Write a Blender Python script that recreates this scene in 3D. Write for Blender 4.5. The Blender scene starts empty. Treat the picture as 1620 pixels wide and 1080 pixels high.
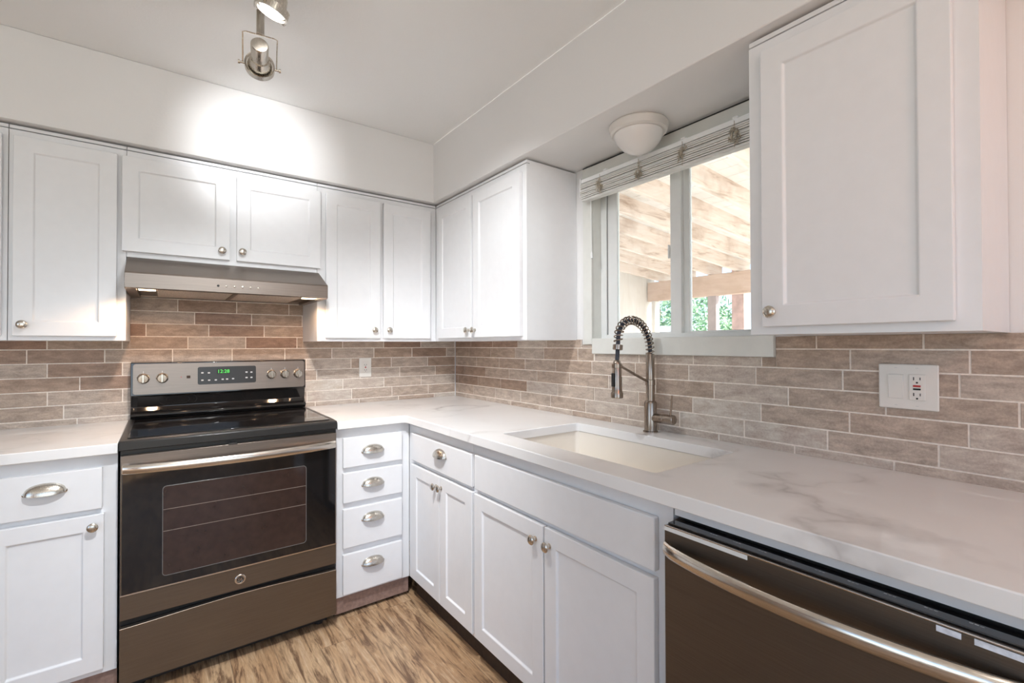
import bpy, bmesh, math, random
from mathutils import Vector, Matrix
random.seed(7)
PI = math.pi
C = bpy.context.scene.collection
sc = bpy.context.scene

# ------------------------------------------------------------------ camera
cx, cy, cz, yaw, pitch, roll, fpx, shy = -1.6073, -2.8341, 1.2600, 0.6364, 0.0098, -0.0027, 741.38, -1.57
cam_d = bpy.data.cameras.new('camera')
cam = bpy.data.objects.new('camera', cam_d); C.objects.link(cam)
fw = Vector((math.sin(yaw)*math.cos(pitch), math.cos(yaw)*math.cos(pitch), math.sin(pitch)))
r0 = Vector((math.cos(yaw), -math.sin(yaw), 0)); u0 = r0.cross(fw)
rr = r0*math.cos(roll) + u0*math.sin(roll); uu = -r0*math.sin(roll) + u0*math.cos(roll)
M = Matrix((rr, uu, -fw)).transposed().to_4x4(); M.translation = (cx, cy, cz)
cam.matrix_world = M
cam_d.sensor_fit = 'HORIZONTAL'; cam_d.sensor_width = 36.0
cam_d.lens = fpx/1620*36.0
cam_d.shift_y = shy/1620
cam_d.clip_start = 0.05; cam_d.clip_end = 200
sc.camera = cam

# ------------------------------------------------------------------ world, exposure
vs = sc.view_settings
sc.display_settings.display_device = 'sRGB'
vs.view_transform = 'Standard'; vs.look = 'None'; vs.gamma = 1; vs.exposure = 0.34
vs.use_curve_mapping = False
w = bpy.data.worlds.new('sky'); sc.world = w; w.use_nodes = True
nt = w.node_tree; nt.nodes.clear()
sk = nt.nodes.new('ShaderNodeTexSky'); sk.sky_type = 'HOSEK_WILKIE'; sk.turbidity = 4; sk.ground_albedo = 0.5
sk.sun_direction = Vector((0.5, -0.6, 0.75)).normalized()
bg = nt.nodes.new('ShaderNodeBackground'); wo = nt.nodes.new('ShaderNodeOutputWorld')
bg.inputs[1].default_value = 8
nt.links.new(sk.outputs[0], bg.inputs[0]); nt.links.new(bg.outputs[0], wo.inputs[0])

def area(name, loc, target, sx, sy, power, col):
    l = bpy.data.lights.new(name, 'AREA'); l.shape = 'RECTANGLE'; l.size = sx; l.size_y = sy
    l.energy = power; l.color = col
    o = bpy.data.objects.new(name, l); C.objects.link(o); o.location = loc
    o.rotation_euler = (Vector(target)-Vector(loc)).to_track_quat('-Z', 'Y').to_euler()
    return o
def spot(name, loc, target, power, col, angle, blend=.5, rad=.03):
    l = bpy.data.lights.new(name, 'SPOT'); l.energy = power; l.color = col
    l.spot_size = angle; l.spot_blend = blend; l.shadow_soft_size = rad
    o = bpy.data.objects.new(name, l); C.objects.link(o); o.location = loc
    o.rotation_euler = (Vector(target)-Vector(loc)).to_track_quat('-Z', 'Y').to_euler()
    return o
sun = bpy.data.lights.new('sun', 'SUN'); sun.energy = 10; sun.angle = 0.02; sun.color = (1, .95, .88)
so = bpy.data.objects.new('sun', sun); C.objects.link(so); so.location = (6, -4, 8)
so.rotation_euler = Vector((-0.5, 0.6, -0.75)).to_track_quat('-Z', 'Y').to_euler()
# added fill lights, set at unseen wall openings behind and left of camera
area('fill_rear', (-2.2, -5.35, 1.45), (-2.0, 0, 1.3), 2.9, 1.9, 4, (.90, .92, 1))
area('fill_left', (-4.15, -2.9, 1.45), (0, -2.6, 1.2), 2.0, 1.7, 4, (.90, .92, 1))
# unseen ceiling fill light added behind the camera, and the warm lamp further right
area('ceiling_fill_rear', (-1.9, -3.4, 2.43), (-1.9, -3.4, 0), .55, .55, 2, (1, .93, .88))
spot('warm_lamp_right', (-.75, -3.65, 1.95), (0, -2.75, 1.45), 9, (1, .33, .13), 1.9, .9, .12)

# ------------------------------------------------------------------ materials
def nodes(name):
    m = bpy.data.materials.new(name); m.use_nodes = True
    n = m.node_tree; b = n.nodes['Principled BSDF']
    return m, n, b
def lk(n, a, b): n.links.new(a, b)
def coords(n, scale=(1, 1, 1), rot=(0, 0, 0), attr=None):
    if attr:
        t = n.nodes.new('ShaderNodeAttribute'); t.attribute_name = attr; src = t.outputs['Vector']
    else:
        t = n.nodes.new('ShaderNodeNewGeometry'); src = t.outputs['Position']
    mp = n.nodes.new('ShaderNodeMapping'); mp.inputs['Scale'].default_value = scale; mp.inputs['Rotation'].default_value = rot
    lk(n, src, mp.inputs[0]); return mp.outputs[0]
def noise(n, vec, scale, detail=4, rough=.5, dist=0):
    t = n.nodes.new('ShaderNodeTexNoise'); t.inputs['Scale'].default_value = scale
    t.inputs['Detail'].default_value = detail; t.inputs['Roughness'].default_value = rough
    t.inputs['Distortion'].default_value = dist
    lk(n, vec, t.inputs['Vector']); return t.outputs['Fac']
def ramp(n, fac, stops):
    r = n.nodes.new('ShaderNodeValToRGB'); e = r.color_ramp.elements
    while len(e) < len(stops): e.new(.5)
    for i, (p, c) in enumerate(stops):
        e[i].position = p; e[i].color = (*c, 1) if len(c) == 3 else c
    lk(n, fac, r.inputs[0]); return r.outputs[0]
def mixc(n, fac, a, b, mode='MIX'):
    x = n.nodes.new('ShaderNodeMix'); x.data_type = 'RGBA'; x.blend_type = mode
    for v, i in ((fac, 0), (a, 6), (b, 7)):
        if hasattr(v, 'is_linked'): lk(n, v, x.inputs[i])
        else: x.inputs[i].default_value = v if i == 0 else ((*v, 1) if len(v) == 3 else v)
    return x.outputs[2]
def mth(n, op, a, b=0.0, c=None):
    x = n.nodes.new('ShaderNodeMath'); x.operation = op
    for i, v in enumerate((a, b, c)):
        if v is None: continue
        if hasattr(v, 'is_linked'): lk(n, v, x.inputs[i])
        else: x.inputs[i].default_value = v
    return x.outputs[0]
def bump(n, b, h, strength=.2, dist=.002):
    x = n.nodes.new('ShaderNodeBump'); x.inputs['Strength'].default_value = strength; x.inputs['Distance'].default_value = dist
    lk(n, h, x.inputs['Height']); lk(n, x.outputs[0], b.inputs['Normal'])
def simple(name, col, rough=.5, metal=0, nscale=40, var=.04, bstr=0, emis=None, es=0, coat=0):
    m, n, b = nodes(name)
    v = coords(n); f = noise(n, v, nscale)
    c2 = tuple(max(0, x*(1-var)) for x in col); c1 = tuple(min(1, x*(1+var)) for x in col)
    lk(n, ramp(n, f, [(.3, c2), (.7, c1)]), b.inputs['Base Color'])
    b.inputs['Roughness'].default_value = rough; b.inputs['Metallic'].default_value = metal
    if coat: b.inputs['Coat Weight'].default_value = coat
    if bstr: bump(n, b, f, bstr)
    if emis: b.inputs['Emission Color'].default_value = (*emis, 1); b.inputs['Emission Strength'].default_value = es
    return m
def brushed(name, col, rough, axis, metal=1.0, var=.12):
    m, n, b = nodes(name)
    s = [120, 120, 120]; s['xyz'.index(axis)] = 2.0
    f = noise(n, coords(n, tuple(s)), 4, 3)
    lk(n, ramp(n, f, [(.2, tuple(x*(1-var) for x in col)), (.8, tuple(min(1, x*(1+var)) for x in col))]), b.inputs['Base Color'])
    lk(n, mth(n, 'MULTIPLY_ADD', f, .12, rough-.06), b.inputs['Roughness'])
    b.inputs['Metallic'].default_value = metal
    bump(n, b, f, .06, .001)
    return m

def wall_paint(name, col):
    m, n, b = nodes(name)
    f = noise(n, coords(n), 90, 6, .6); g = noise(n, coords(n), 1.3, 2)
    lk(n, ramp(n, g, [(.3, tuple(x*.985 for x in col)), (.7, col)]), b.inputs['Base Color'])
    b.inputs['Roughness'].default_value = .75; bump(n, b, f, .25, .002)
    return m
M_wall = wall_paint('wall_paint', (.81, .80, .795))
M_tan = wall_paint('tan_wall_paint', (.46, .35, .28))  # unseen walls toned dark to cut the bounced fill
M_ceil = wall_paint('ceiling_paint', (.88, .88, .875))
M_cab = simple('cabinet_paint', (.81, .815, .83), .33, 0, 25, .012, .03)
M_trim = simple('white_vinyl', (.80, .81, .80), .35, 0, 20, .02)
M_sill = simple('sill_paint', (.74, .74, .70), .5, 0, 20, .03)
M_plate = simple('outlet_plastic', (.80, .77, .72), .35, 0, 30, .01)
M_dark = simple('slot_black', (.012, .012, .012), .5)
M_red = simple('red_button', (.45, .03, .03), .4)
M_nickel = brushed('satin_nickel', (.60, .56, .50), .26, 'z')
M_steel = brushed('stainless_x', (.26, .218, .188), .36, 'x')
M_slate = brushed('slate_steel_x', (.175, .14, .108), .36, 'x', .85)
M_slate_y = brushed('slate_steel_y', (.152, .128, .107), .36, 'y', .85)
M_chrome_x = brushed('handle_steel_x', (.66, .61, .55), .20, 'x')
M_chrome_y = brushed('handle_steel_y', (.66, .61, .55), .20, 'y')
M_blackgl = simple('black_glass', (.010, .009, .009), .06, 0, 5, .2, 0, coat=.4)
M_black = simple('black_enamel', (.022, .021, .020), .28, 0, 20, .1)
M_grid = simple('burner_print', (.07, .055, .045), .2)
M_fauc = brushed('brushed_nickel_faucet', (.34, .285, .24), .26, 'z')
M_hose = simple('faucet_hose', (.03, .035, .05), .5)
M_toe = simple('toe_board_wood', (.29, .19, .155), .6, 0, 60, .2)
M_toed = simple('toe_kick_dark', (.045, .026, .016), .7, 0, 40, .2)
M_sink = simple('sink_fireclay', (.85, .80, .72), .22, 0, 6, .02)
M_label = simple('printed_marks', (.55, .55, .55), .5)
M_film = simple('protective_film', (.70, .75, .85), .25, 0, 90, .2)
M_glow = simple('lamp_lens', (1, 1, 1), .4, 0, 5, 0, 0, (1, .97, .93), 9)
M_warm = simple('hood_lamp_lens', (1, .9, .8), .4, 0, 5, 0, 0, (1, .74, .48), 5)
M_green = simple('green_digits', (.02, .2, .02), .4, 0, 5, 0, 0, (.10, .85, .12), .9)
M_bulb = simple('frosted_glass', (.80, .775, .75), .25, 0, 8, .02)
M_cream = simple('light_base', (.70, .67, .63), .4, 0, 8, .02)
M_slat = simple('blind_slat', (.74, .73, .70), .5, 0, 14, .05)
M_rail = simple('blind_headrail', (.93, .94, .94), .35, 0, 14, .02)
M_tape = simple('blind_ladder_tape', (.50, .44, .35), .8, 0, 120, .35)

def glass_mat(name, refl=1.0):
    m, n, b = nodes(name)
    n.nodes.remove(b); out = n.nodes['Material Output']
    t = n.nodes.new('ShaderNodeBsdfTransparent'); t.inputs[0].default_value = (.97, .985, .975, 1)
    g = n.nodes.new('ShaderNodeBsdfGlossy'); g.inputs['Roughness'].default_value = .02
    fz = n.nodes.new('ShaderNodeFresnel'); fz.inputs[0].default_value = 1.35
    mx = n.nodes.new('ShaderNodeMixShader'); lk(n, fz.outputs[0], mx.inputs[0]); lk(n, t.outputs[0], mx.inputs[1]); lk(n, g.outputs[0], mx.inputs[2])
    lk(n, mx.outputs[0], out.inputs[0]); return m
M_glass = glass_mat('window_glass')

def oven_glass():
    m, n, b = nodes('oven_window_glass')
    b.inputs['Base Color'].default_value = (.03, .022, .02, 1); b.inputs['Roughness'].default_value = .07
    f = noise(n, coords(n), 30); lk(n, ramp(n, f, [(.3, (.030, .017, .014)), (.7, (.042, .024, .020))]), b.inputs['Base Color'])
    b.inputs['Coat Weight'].default_value = .5
    return m
M_oven = oven_glass()

def marble():
    m, n, b = nodes('white_quartz_veined')
    v = coords(n, (1, 1, 1), (0, 0, .5))
    d = noise(n, v, 2.2, 5, .6)
    dv = n.nodes.new('ShaderNodeVectorMath'); dv.operation = 'SCALE'
    dn = n.nodes.new('ShaderNodeTexNoise'); dn.inputs['Scale'].default_value = 1.7; dn.inputs['Detail'].default_value = 6
    lk(n, v, dn.inputs['Vector']); lk(n, dn.outputs['Color'], dv.inputs[0]); dv.inputs['Scale'].default_value = .9
    av = n.nodes.new('ShaderNodeVectorMath'); av.operation = 'ADD'; lk(n, v, av.inputs[0]); lk(n, dv.outputs[0], av.inputs[1])
    f = noise(n, av.outputs[0], 1.25, 3, .5)
    ridge = mth(n, 'ABSOLUTE', mth(n, 'SUBTRACT', f, .5))
    vein = ramp(n, ridge, [(0.0, (1, 1, 1)), (.012, (.45, .45, .45)), (.05, (0, 0, 0))])
    msk = ramp(n, d, [(.46, (0, 0, 0)), (.66, (1, 1, 1))])
    amt = mth(n, 'MULTIPLY', mth(n, 'MULTIPLY', vein, msk), .6)
    cloud = ramp(n, d, [(.3, (.84, .835, .83)), (.7, (.89, .885, .88))])
    lk(n, mixc(n, amt, cloud, (.36, .335, .33)), b.inputs['Base Color'])
    b.inputs['Roughness'].default_value = .06
    return m
M_quartz = marble()

def tile_mat():
    m, n, b = nodes('stone_look_brick_tile')
    a = n.nodes.new('ShaderNodeAttribute'); a.attribute_name = 'tone'
    base = ramp(n, a.outputs['Fac'], [(0, (.30, .185, .132)), (.3, (.41, .305, .235)), (.55, (.485, .40, .335)), (.8, (.57, .505, .445)), (1, (.72, .675, .615))])
    v = coords(n)
    f1 = noise(n, coords(n, (1, 1, 3)), 16, 6, .65, .5); f2 = noise(n, v, 160, 4, .7)
    c = mixc(n, .62, base, ramp(n, f1, [(.28, (.22, .20, .18)), (.5, (.46, .45, .44)), (.74, (.76, .75, .74))]), 'OVERLAY')
    c = mixc(n, .5, c, ramp(n, f2, [(.3, (.36, .34, .33)), (.7, (.66, .66, .65))]), 'OVERLAY')
    lk(n, c, b.inputs['Base Color'])
    b.inputs['Roughness'].default_value = .48
    bump(n, b, mth(n, 'ADD', f1, mth(n, 'MULTIPLY', f2, .5)), .35, .002)
    return m
M_tile = tile_mat()
M_grout = simple('pale_grout', (.90, .82, .74), .85, 0, 80, .1, .3)

def floor_mat():
    m, n, b = nodes('rustic_oak_planks')
    g = n.nodes.new('ShaderNodeNewGeometry'); sp = n.nodes.new('ShaderNodeSeparateXYZ'); lk(n, g.outputs['Position'], sp.inputs[0])
    PW, PL = .155, 1.2
    px = mth(n, 'DIVIDE', sp.outputs[0], PW); ix = mth(n, 'FLOOR', px)
    wn = n.nodes.new('ShaderNodeTexWhiteNoise'); wn.noise_dimensions = '1D'; lk(n, ix, wn.inputs['W'])
    py = mth(n, 'ADD', mth(n, 'DIVIDE', sp.outputs[1], PL), wn.outputs['Value']); iy = mth(n, 'FLOOR', py)
    cb = n.nodes.new('ShaderNodeCombineXYZ'); lk(n, ix, cb.inputs[0]); lk(n, iy, cb.inputs[1])
    wc = n.nodes.new('ShaderNodeTexWhiteNoise'); wc.noise_dimensions = '2D'; lk(n, cb.outputs[0], wc.inputs['Vector'])
    fx = mth(n, 'FRACT', px); ex = mth(n, 'MINIMUM', fx, mth(n, 'SUBTRACT', 1, fx))
    fy = mth(n, 'FRACT', py); ey = mth(n, 'MULTIPLY', mth(n, 'MINIMUM', fy, mth(n, 'SUBTRACT', 1, fy)), PL/PW)
    seam = mth(n, 'LESS_THAN', mth(n, 'MINIMUM', ex, ey), .012)
    off = n.nodes.new('ShaderNodeVectorMath'); off.operation = 'SCALE'; off.inputs['Scale'].default_value = 8; lk(n, wc.outputs['Color'], off.inputs[0])
    mp = n.nodes.new('ShaderNodeMapping'); mp.inputs['Scale'].default_value = (1, .10, 1); lk(n, g.outputs['Position'], mp.inputs[0])
    ad = n.nodes.new('ShaderNodeVectorMath'); ad.operation = 'ADD'; lk(n, mp.outputs[0], ad.inputs[0]); lk(n, off.outputs[0], ad.inputs[1])
    grain = noise(n, ad.outputs[0], 42, 8, .7, .7); fine = noise(n, ad.outputs[0], 170, 4, .6)
    cloud = noise(n, ad.outputs[0], 7, 4, .55, .8)
    base = ramp(n, cloud, [(.3, (.36, .215, .115)), (.5, (.50, .32, .18)), (.7, (.62, .44, .27))])
    c = mixc(n, ramp(n, grain, [(.38, (.95, .95, .95)), (.51, (0, 0, 0))]), base, (.17, .095, .055))
    c = mixc(n, ramp(n, grain, [(.55, (0, 0, 0)), (.72, (.6, .6, .6))]), c, (.80, .66, .48))
    c = mixc(n, .35, c, ramp(n, fine, [(.3, (.22, .21, .20)), (.7, (.74, .74, .73))]), 'OVERLAY')
    c = mixc(n, .3, c, ramp(n, wc.outputs['Value'], [(0, (.40, .39, .38)), (1, (.60, .59, .58))]), 'OVERLAY')
    c = mixc(n, mth(n, 'MULTIPLY', seam, .35), c, (.07, .045, .03))
    lk(n, c, b.inputs['Base Color'])
    b.inputs['Roughness'].default_value = .45; bump(n, b, grain, .25, .002)
    return m
M_floor = floor_mat()

def old_wood(name, c0, c1, c2, sc_=(1, 8, 8)):
    m, n, b = nodes(name)
    v = coords(n, sc_); f = noise(n, v, 3, 6, .65, .6); g = noise(n, coords(n), 2.2, 4, .6)
    c = ramp(n, f, [(.25, c0), (.45, c1), (.7, c2)])
    c = mixc(n, mth(n, 'MULTIPLY', ramp(n, g, [(.50, (0, 0, 0)), (.70, (1, 1, 1))]), .6), c, c0)
    lk(n, c, b.inputs['Base Color']); b.inputs['Roughness'].default_value = .8
    return m
M_rafter = old_wood('painted_patio_wood', (.42, .29, .21), (.84, .71, .62), (.92, .84, .78))
M_deck = old_wood('patio_deck_boards', (.78, .70, .64), (.90, .86, .83), (.93, .91, .90))
M_beam = old_wood('patio_beam_wood', (.60, .44, .34), (.72, .54, .45), (.78, .62, .53), (6, 1, 6))
M_siding = old_wood('siding_paint', (.80, .74, .68), (.88, .83, .78), (.92, .89, .85), (8, 8, 1))
M_leaf = simple('tree_leaves', (.34, .50, .30), .6, 0, 9, .35)
M_bark = simple('tree_bark', (.20, .14, .10), .9, 0, 20, .3, .4)
M_post = simple('patio_post_paint', (.50, .42, .42), .7, 0, 12, .1)
M_brick = simple('red_chimney_brick', (.62, .46, .43), .8, 0, 12, .2)
M_ground = simple('patio_concrete', (.55, .52, .48), .9, 0, 8, .12)

# ------------------------------------------------------------------ mesh helpers
F_BACK = lambda u, d, z: (u, -d, z)          # u = x, d = distance out of the back wall
F_RIGHT = lambda u, d, z: (-d, -u, z)        # u = -y, d = distance out of the right wall
F_W = lambda x, y, z: (x, y, z)
class MB:
    def __init__(s, fr=F_W): s.b = bmesh.new(); s.f = fr
    def v(s, u, d, z): return s.b.verts.new(s.f(u, d, z))
    def face(s, vs):
        try: return s.b.faces.new(vs)
        except ValueError: return None
    def box(s, a0, a1, b0, b1, c0, c1):
        p = [s.v(x, y, z) for z in (c0, c1) for y in (b0, b1) for x in (a0, a1)]
        for q in ((0, 1, 3, 2), (4, 6, 7, 5), (0, 4, 5, 1), (2, 3, 7, 6), (0, 2, 6, 4), (1, 5, 7, 3)): s.face([p[i] for i in q])
        return s
    def prism(s, prof, t0, t1, ax='u'):
        """closed 2D profile extruded along ax; prof in (d,z) for u, (u,z) for d, (u,d) for z"""
        def P(t, a, b): return {'u': (t, a, b), 'd': (a, t, b), 'z': (a, b, t)}[ax]
        A = [s.v(*P(t0, *q)) for q in prof]; B = [s.v(*P(t1, *q)) for q in prof]
        n = len(prof); s.face(A); s.face(B[::-1])
        for i in range(n): s.face([A[i], B[i], B[(i+1) % n], A[(i+1) % n]])
        return s
    def lathe(s, o, axis, prof, seg=24, capped=True):
        """prof = [(along, radius)] in frame coordinates, axis = vector in frame coordinates"""
        ax = Vector(axis).normalized(); t = Vector((0, 0, 1)) if abs(ax.z) < .9 else Vector((1, 0, 0))
        e1 = ax.cross(t).normalized(); e2 = ax.cross(e1); o = Vector(o); rings = []
        for h, r in prof:
            if r < 1e-6: rings.append([s.v(*(o+ax*h))])
            else: rings.append([s.v(*(o+ax*h+(e1*math.cos(2*PI*k/seg)+e2*math.sin(2*PI*k/seg))*r)) for k in range(seg)])
        for a, b in zip(rings, rings[1:]):
            for k in range(seg):
                k2 = (k+1) % seg
                if len(a) == 1 and len(b) == 1: continue
                if len(a) == 1: s.face([a[0], b[k], b[k2]])
                elif len(b) == 1: s.face([a[k], b[0], a[k2]])
                else: s.face([a[k], b[k], b[k2], a[k2]])
        if capped:
            for r in (rings[0], rings[-1]):
                if len(r) > 1: s.face(r)
        return s
    def tube(s, pts, rad, seg=8, closed=False):
        pts = [Vector(p) for p in pts]; n = len(pts); rings = []; prev = None
        rads = rad if isinstance(rad, (list, tuple)) else [rad]*n
        for i, p in enumerate(pts):
            if closed: t = (pts[(i+1) % n]-pts[i-1]).normalized()
            else: t = (pts[min(i+1, n-1)]-pts[max(i-1, 0)]).normalized()
            if prev is None:
                h = Vector((0, 0, 1)) if abs(t.z) < .9 else Vector((1, 0, 0)); e1 = t.cross(h).normalized()
            else: e1 = (prev-t*prev.dot(t)).normalized()
            prev = e1; e2 = t.cross(e1)
            rings.append([s.v(*(p+(e1*math.cos(2*PI*k/seg)+e2*math.sin(2*PI*k/seg))*rads[i])) for k in range(seg)])
        prs = list(zip(rings, rings[1:])) + ([(rings[-1], rings[0])] if closed else [])
        for a, b in prs:
            for k in range(seg): s.face([a[k], b[k], b[(k+1) % seg], a[(k+1) % seg]])
        if not closed: s.face(rings[0]); s.face(rings[-1])
        return s
    def panelled(s, u0, u1, d0, d1, z0, z1, st=.055, rec=.007):
        """shaker door: frame around a sunk flat panel, one mesh"""
        o = [(u0, z0), (u1, z0), (u1, z1), (u0, z1)]
        i_ = [(u0+st, z0+st), (u1-st, z0+st), (u1-st, z1-st), (u0+st, z1-st)]
        j_ = [(u0+st+.004, z0+st+.004), (u1-st-.004, z0+st+.004), (u1-st-.004, z1-st-.004), (u0+st+.004, z1-st-.004)]
        B = [s.v(u, d0, z) for u, z in o]; E = [s.v(u, d1, z) for u, z in o]
        I = [s.v(u, d1, z) for u, z in i_]; J = [s.v(u, d1-rec, z) for u, z in j_]
        s.face(B)
        for k in range(4):
            l = (k+1) % 4
            s.face([B[k], B[l], E[l], E[k]]); s.face([E[k], E[l], I[l], I[k]]); s.face([I[k], I[l], J[l], J[k]])
        s.face(J); return s
    def build(s, name, mat, parent=None, bevel=0, seg=2, smooth=True, angle=.6):
        bmesh.ops.recalc_face_normals(s.b, faces=s.b.faces[:])
        off = Vector(parent_loc(parent)) if parent else Vector((0, 0, 0))
        if off.length: bmesh.ops.translate(s.b, vec=-off, verts=s.b.verts[:])
        me = bpy.data.meshes.new(name); s.b.to_mesh(me); s.b.free()
        for m in (mat if isinstance(mat, (list, tuple)) else [mat]): me.materials.append(m)
        if smooth:
            for p in me.polygons: p.use_smooth = True
            me.set_sharp_from_angle(angle=angle)
        o = bpy.data.objects.new(name, me); C.objects.link(o)
        if parent: o.parent = parent
        if bevel:
            bv = o.modifiers.new('edge', 'BEVEL'); bv.width = bevel; bv.segments = seg; bv.limit_method = 'ANGLE'; bv.angle_limit = .7
            bv.harden_normals = False
        return o
def parent_loc(p):
    v = Vector((0, 0, 0))
    while p: v += p.location; p = p.parent
    return v
def thing(name, label, cat, loc=(0, 0, 0), group=None):
    o = bpy.data.objects.new(name, None); C.objects.link(o); o.location = loc; o.empty_display_size = .1
    o['label'] = label; o['category'] = cat
    if group: o['group'] = group
    return o
def tag(o, label, cat, group=None):
    o['label'] = label; o['category'] = cat
    if group: o['group'] = group
    return o
def struct(o, label=None):
    o['kind'] = 'structure'
    if label: o['label'] = label
    return o
def fv(fr, u, d, z): return fr(u, d, z)
def text_obj(name, s, size, fr, u, d, z, mat, parent, center=True):
    cu = bpy.data.curves.new(name, 'FONT'); cu.body = s; cu.size = size; cu.extrude = .0004
    cu.align_x = 'CENTER'; cu.align_y = 'CENTER'
    t = bpy.data.objects.new(name, cu); C.objects.link(t)
    dg = bpy.context.evaluated_depsgraph_get(); me = bpy.data.meshes.new_from_object(t.evaluated_get(dg))
    bpy.data.objects.remove(t)
    off = parent_loc(parent)
    for vtx in me.vertices:
        p = vtx.co; vtx.co = Vector(fr(u+p.x, d+p.z, z+p.y)) - off
    me.materials.clear(); me.materials.append(mat)
    o = bpy.data.objects.new(name, me); C.objects.link(o); o.parent = parent
    return o

# ------------------------------------------------------------------ room shell
WX, WY = .006, .006        # wall plane just behind the tile faces
CEIL, SOF = 2.449, 2.1035
XL, YF = -4.25, -5.45
struct(MB().box(XL-.1, .13, YF-.1, .106, -.06, 0).build('floor', M_floor, smooth=False), 'rustic brown oak-look plank floor')
struct(MB().box(XL-.1, .13, YF-.1, .106, CEIL, CEIL+.08).build('ceiling', M_ceil, smooth=False), 'off-white textured ceiling')
struct(MB().box(XL-.1, WX, WY, .106, 0, CEIL).build('wall_back', M_wall, smooth=False), 'off-white wall behind the range')
WO = (-2.10, -1.30, 1.285, 2.099)     # window opening y0,y1,z0,z1
wr = MB()
wr.box(WX, .13, YF, WO[0], 0, CEIL).box(WX, .13, WO[1], WY, 0, CEIL).box(WX, .13, WO[0], WO[1], 0, WO[2]).box(WX, .13, WO[0], WO[1], WO[3], CEIL)
struct(wr.build('wall_right', M_wall, smooth=False), 'off-white wall with the sink window')
wl = MB()
wl.box(XL-.1, XL, YF, -3.95, 0, CEIL).box(XL-.1, XL, -1.85, WY, 0, CEIL).box(XL-.1, XL, -3.95, -1.85, 0, .55).box(XL-.1, XL, -3.95, -1.85, 2.3, CEIL)
struct(wl.build('wall_left', M_tan, smooth=False), 'tan side wall')
wf = MB()
wf.box(XL-.1, -3.7, YF-.1, YF, 0, CEIL).box(-.7, .13, YF-.1, YF, 0, CEIL).box(-3.7, -.7, YF-.1, YF, 0, .45).box(-3.7, -.7, YF-.1, YF, 2.42, CEIL)
struct(wf.build('wall_front', M_tan, smooth=False), 'tan wall behind the camera')
# soffits (dropped bulkheads) over both runs of cabinets
S_ = .336
so_ = MB(); so_.prism([(XL, WY), (XL, -S_), (-S_, -S_), (-S_, YF), (WX, YF), (WX, WY)], SOF, CEIL, 'z')
struct(so_.build('trim_1', M_wall, bevel=.003, seg=2), 'off-white boxed soffit above the wall cabinets')

# ------------------------------------------------------------------ backsplash tiles (modelled)
def backsplash(name, fr, L, phases, regions, label, tonefn, holes=()):
    b = bmesh.new(); tone = b.faces.layers.float.new('tone'); G = .0034; T = -.0008
    def qbox(u0, u1, z0, z1, t, mi, tn):
        c = .0012
        pts = [(u0, -.004, z0), (u1, -.004, z0), (u1, -.004, z1), (u0, -.004, z1)]
        top = [(u0+c, t, z0+c), (u1-c, t, z0+c), (u1-c, t, z1-c), (u0+c, t, z1-c)]
        A = [b.verts.new(fr(*p)) for p in pts]; B = [b.verts.new(fr(*p)) for p in top]
        fs = [b.faces.new(B)] + [b.faces.new([A[i], A[(i+1) % 4], B[(i+1) % 4], B[i]]) for i in range(4)]
        for f in fs: f.material_index = mi; f[tone] = tn
    P = .0612
    for (ua, ub, za, zb) in regions:                                     # grout bed
        A = [b.verts.new(fr(*p)) for p in [(ua, -.0028, za), (ub, -.0028, za), (ub, -.0028, zb), (ua, -.0028, zb)]]
        f = b.faces.new(A); f.material_index = 1; f[tone] = 0
    lo, hi = min(r[0] for r in regions), max(r[1] for r in regions)
    for k in range(-6, 5):
        z0, z1 = 1.245+k*P+G/2, 1.245+(k+1)*P-G/2
        for (sa, sb, ph) in phases(k, lo, hi):
            i = math.floor((sa-ph)/L)-1
            while ph+i*L < sb:
                a, c = max(ph+i*L+G/2, sa+G/2), min(ph+(i+1)*L-G/2, sb-G/2)
                if c-a > .004:
                    rnd = random.Random(int(round((ph+i*L)*100))*31+k*977+len(name))
                    tt, tn = T+rnd.uniform(-.0004, .0006), tonefn(rnd, k, (a+c)/2)
                    parts = []
                    for (ua, ub, za, zb) in regions:
                        p, q, r0_, r1_ = max(a, ua), min(c, ub), max(z0, za), min(z1, zb)
                        if q-p < .002 or r1_-r0_ < .004: continue
                        if parts and abs(parts[-1][1]-p) < 1e-6 and abs(parts[-1][2]-r0_) < 1e-6 and abs(parts[-1][3]-r1_) < 1e-6: parts[-1][1] = q
                        else: parts.append([p, q, r0_, r1_])
                    for (p, q, r0_, r1_) in parts: qbox(p, q, r0_, r1_, tt, 0, tn)
                i += 1
    bmesh.ops.recalc_face_normals(b, faces=b.faces[:])
    me = bpy.data.meshes.new(name); b.to_mesh(me); b.free()
    me.materials.append(M_tile); me.materials.append(M_grout)
    o = bpy.data.objects.new(name, me); C.objects.link(o)
    # keep tile faces toward the room
    return struct(o, label)
ZT = 1.286
bp = {0: -.510, -1: -.572, -2: -.460, -3: -.404, -4: -.508, -5: -.456, -6: -.412, 1: -1.431, 2: -1.491, 3: -1.560, 4: -1.50}
def phase_back(k, lo, hi): return [(lo, -1.36, -.509), (-1.36, hi, -.460)] if k == -2 else [(lo, hi, bp.get(k, -.5))]
rp = {0: .710, -1: .940, -2: .779, -3: .628, -4: .795, -5: .738, -6: .899, 1: .7}
def phase_right(k, lo, hi): return [(lo, 1.30, .940), (1.30, hi, 2.3195)] if k == -1 else [(lo, hi, rp.get(k, .7))]
def tone_b(r, k, u):  # back tiles run redder: the warm hood light is put into their tone
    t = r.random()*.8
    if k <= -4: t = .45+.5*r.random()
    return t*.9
def tone_r(r, k, u):
    t = .32+.42*r.random()
    if k <= -3: t = .42+.45*r.random()
    if u < .75 and k > -5: t = .45*r.random()+.05
    return t
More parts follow.
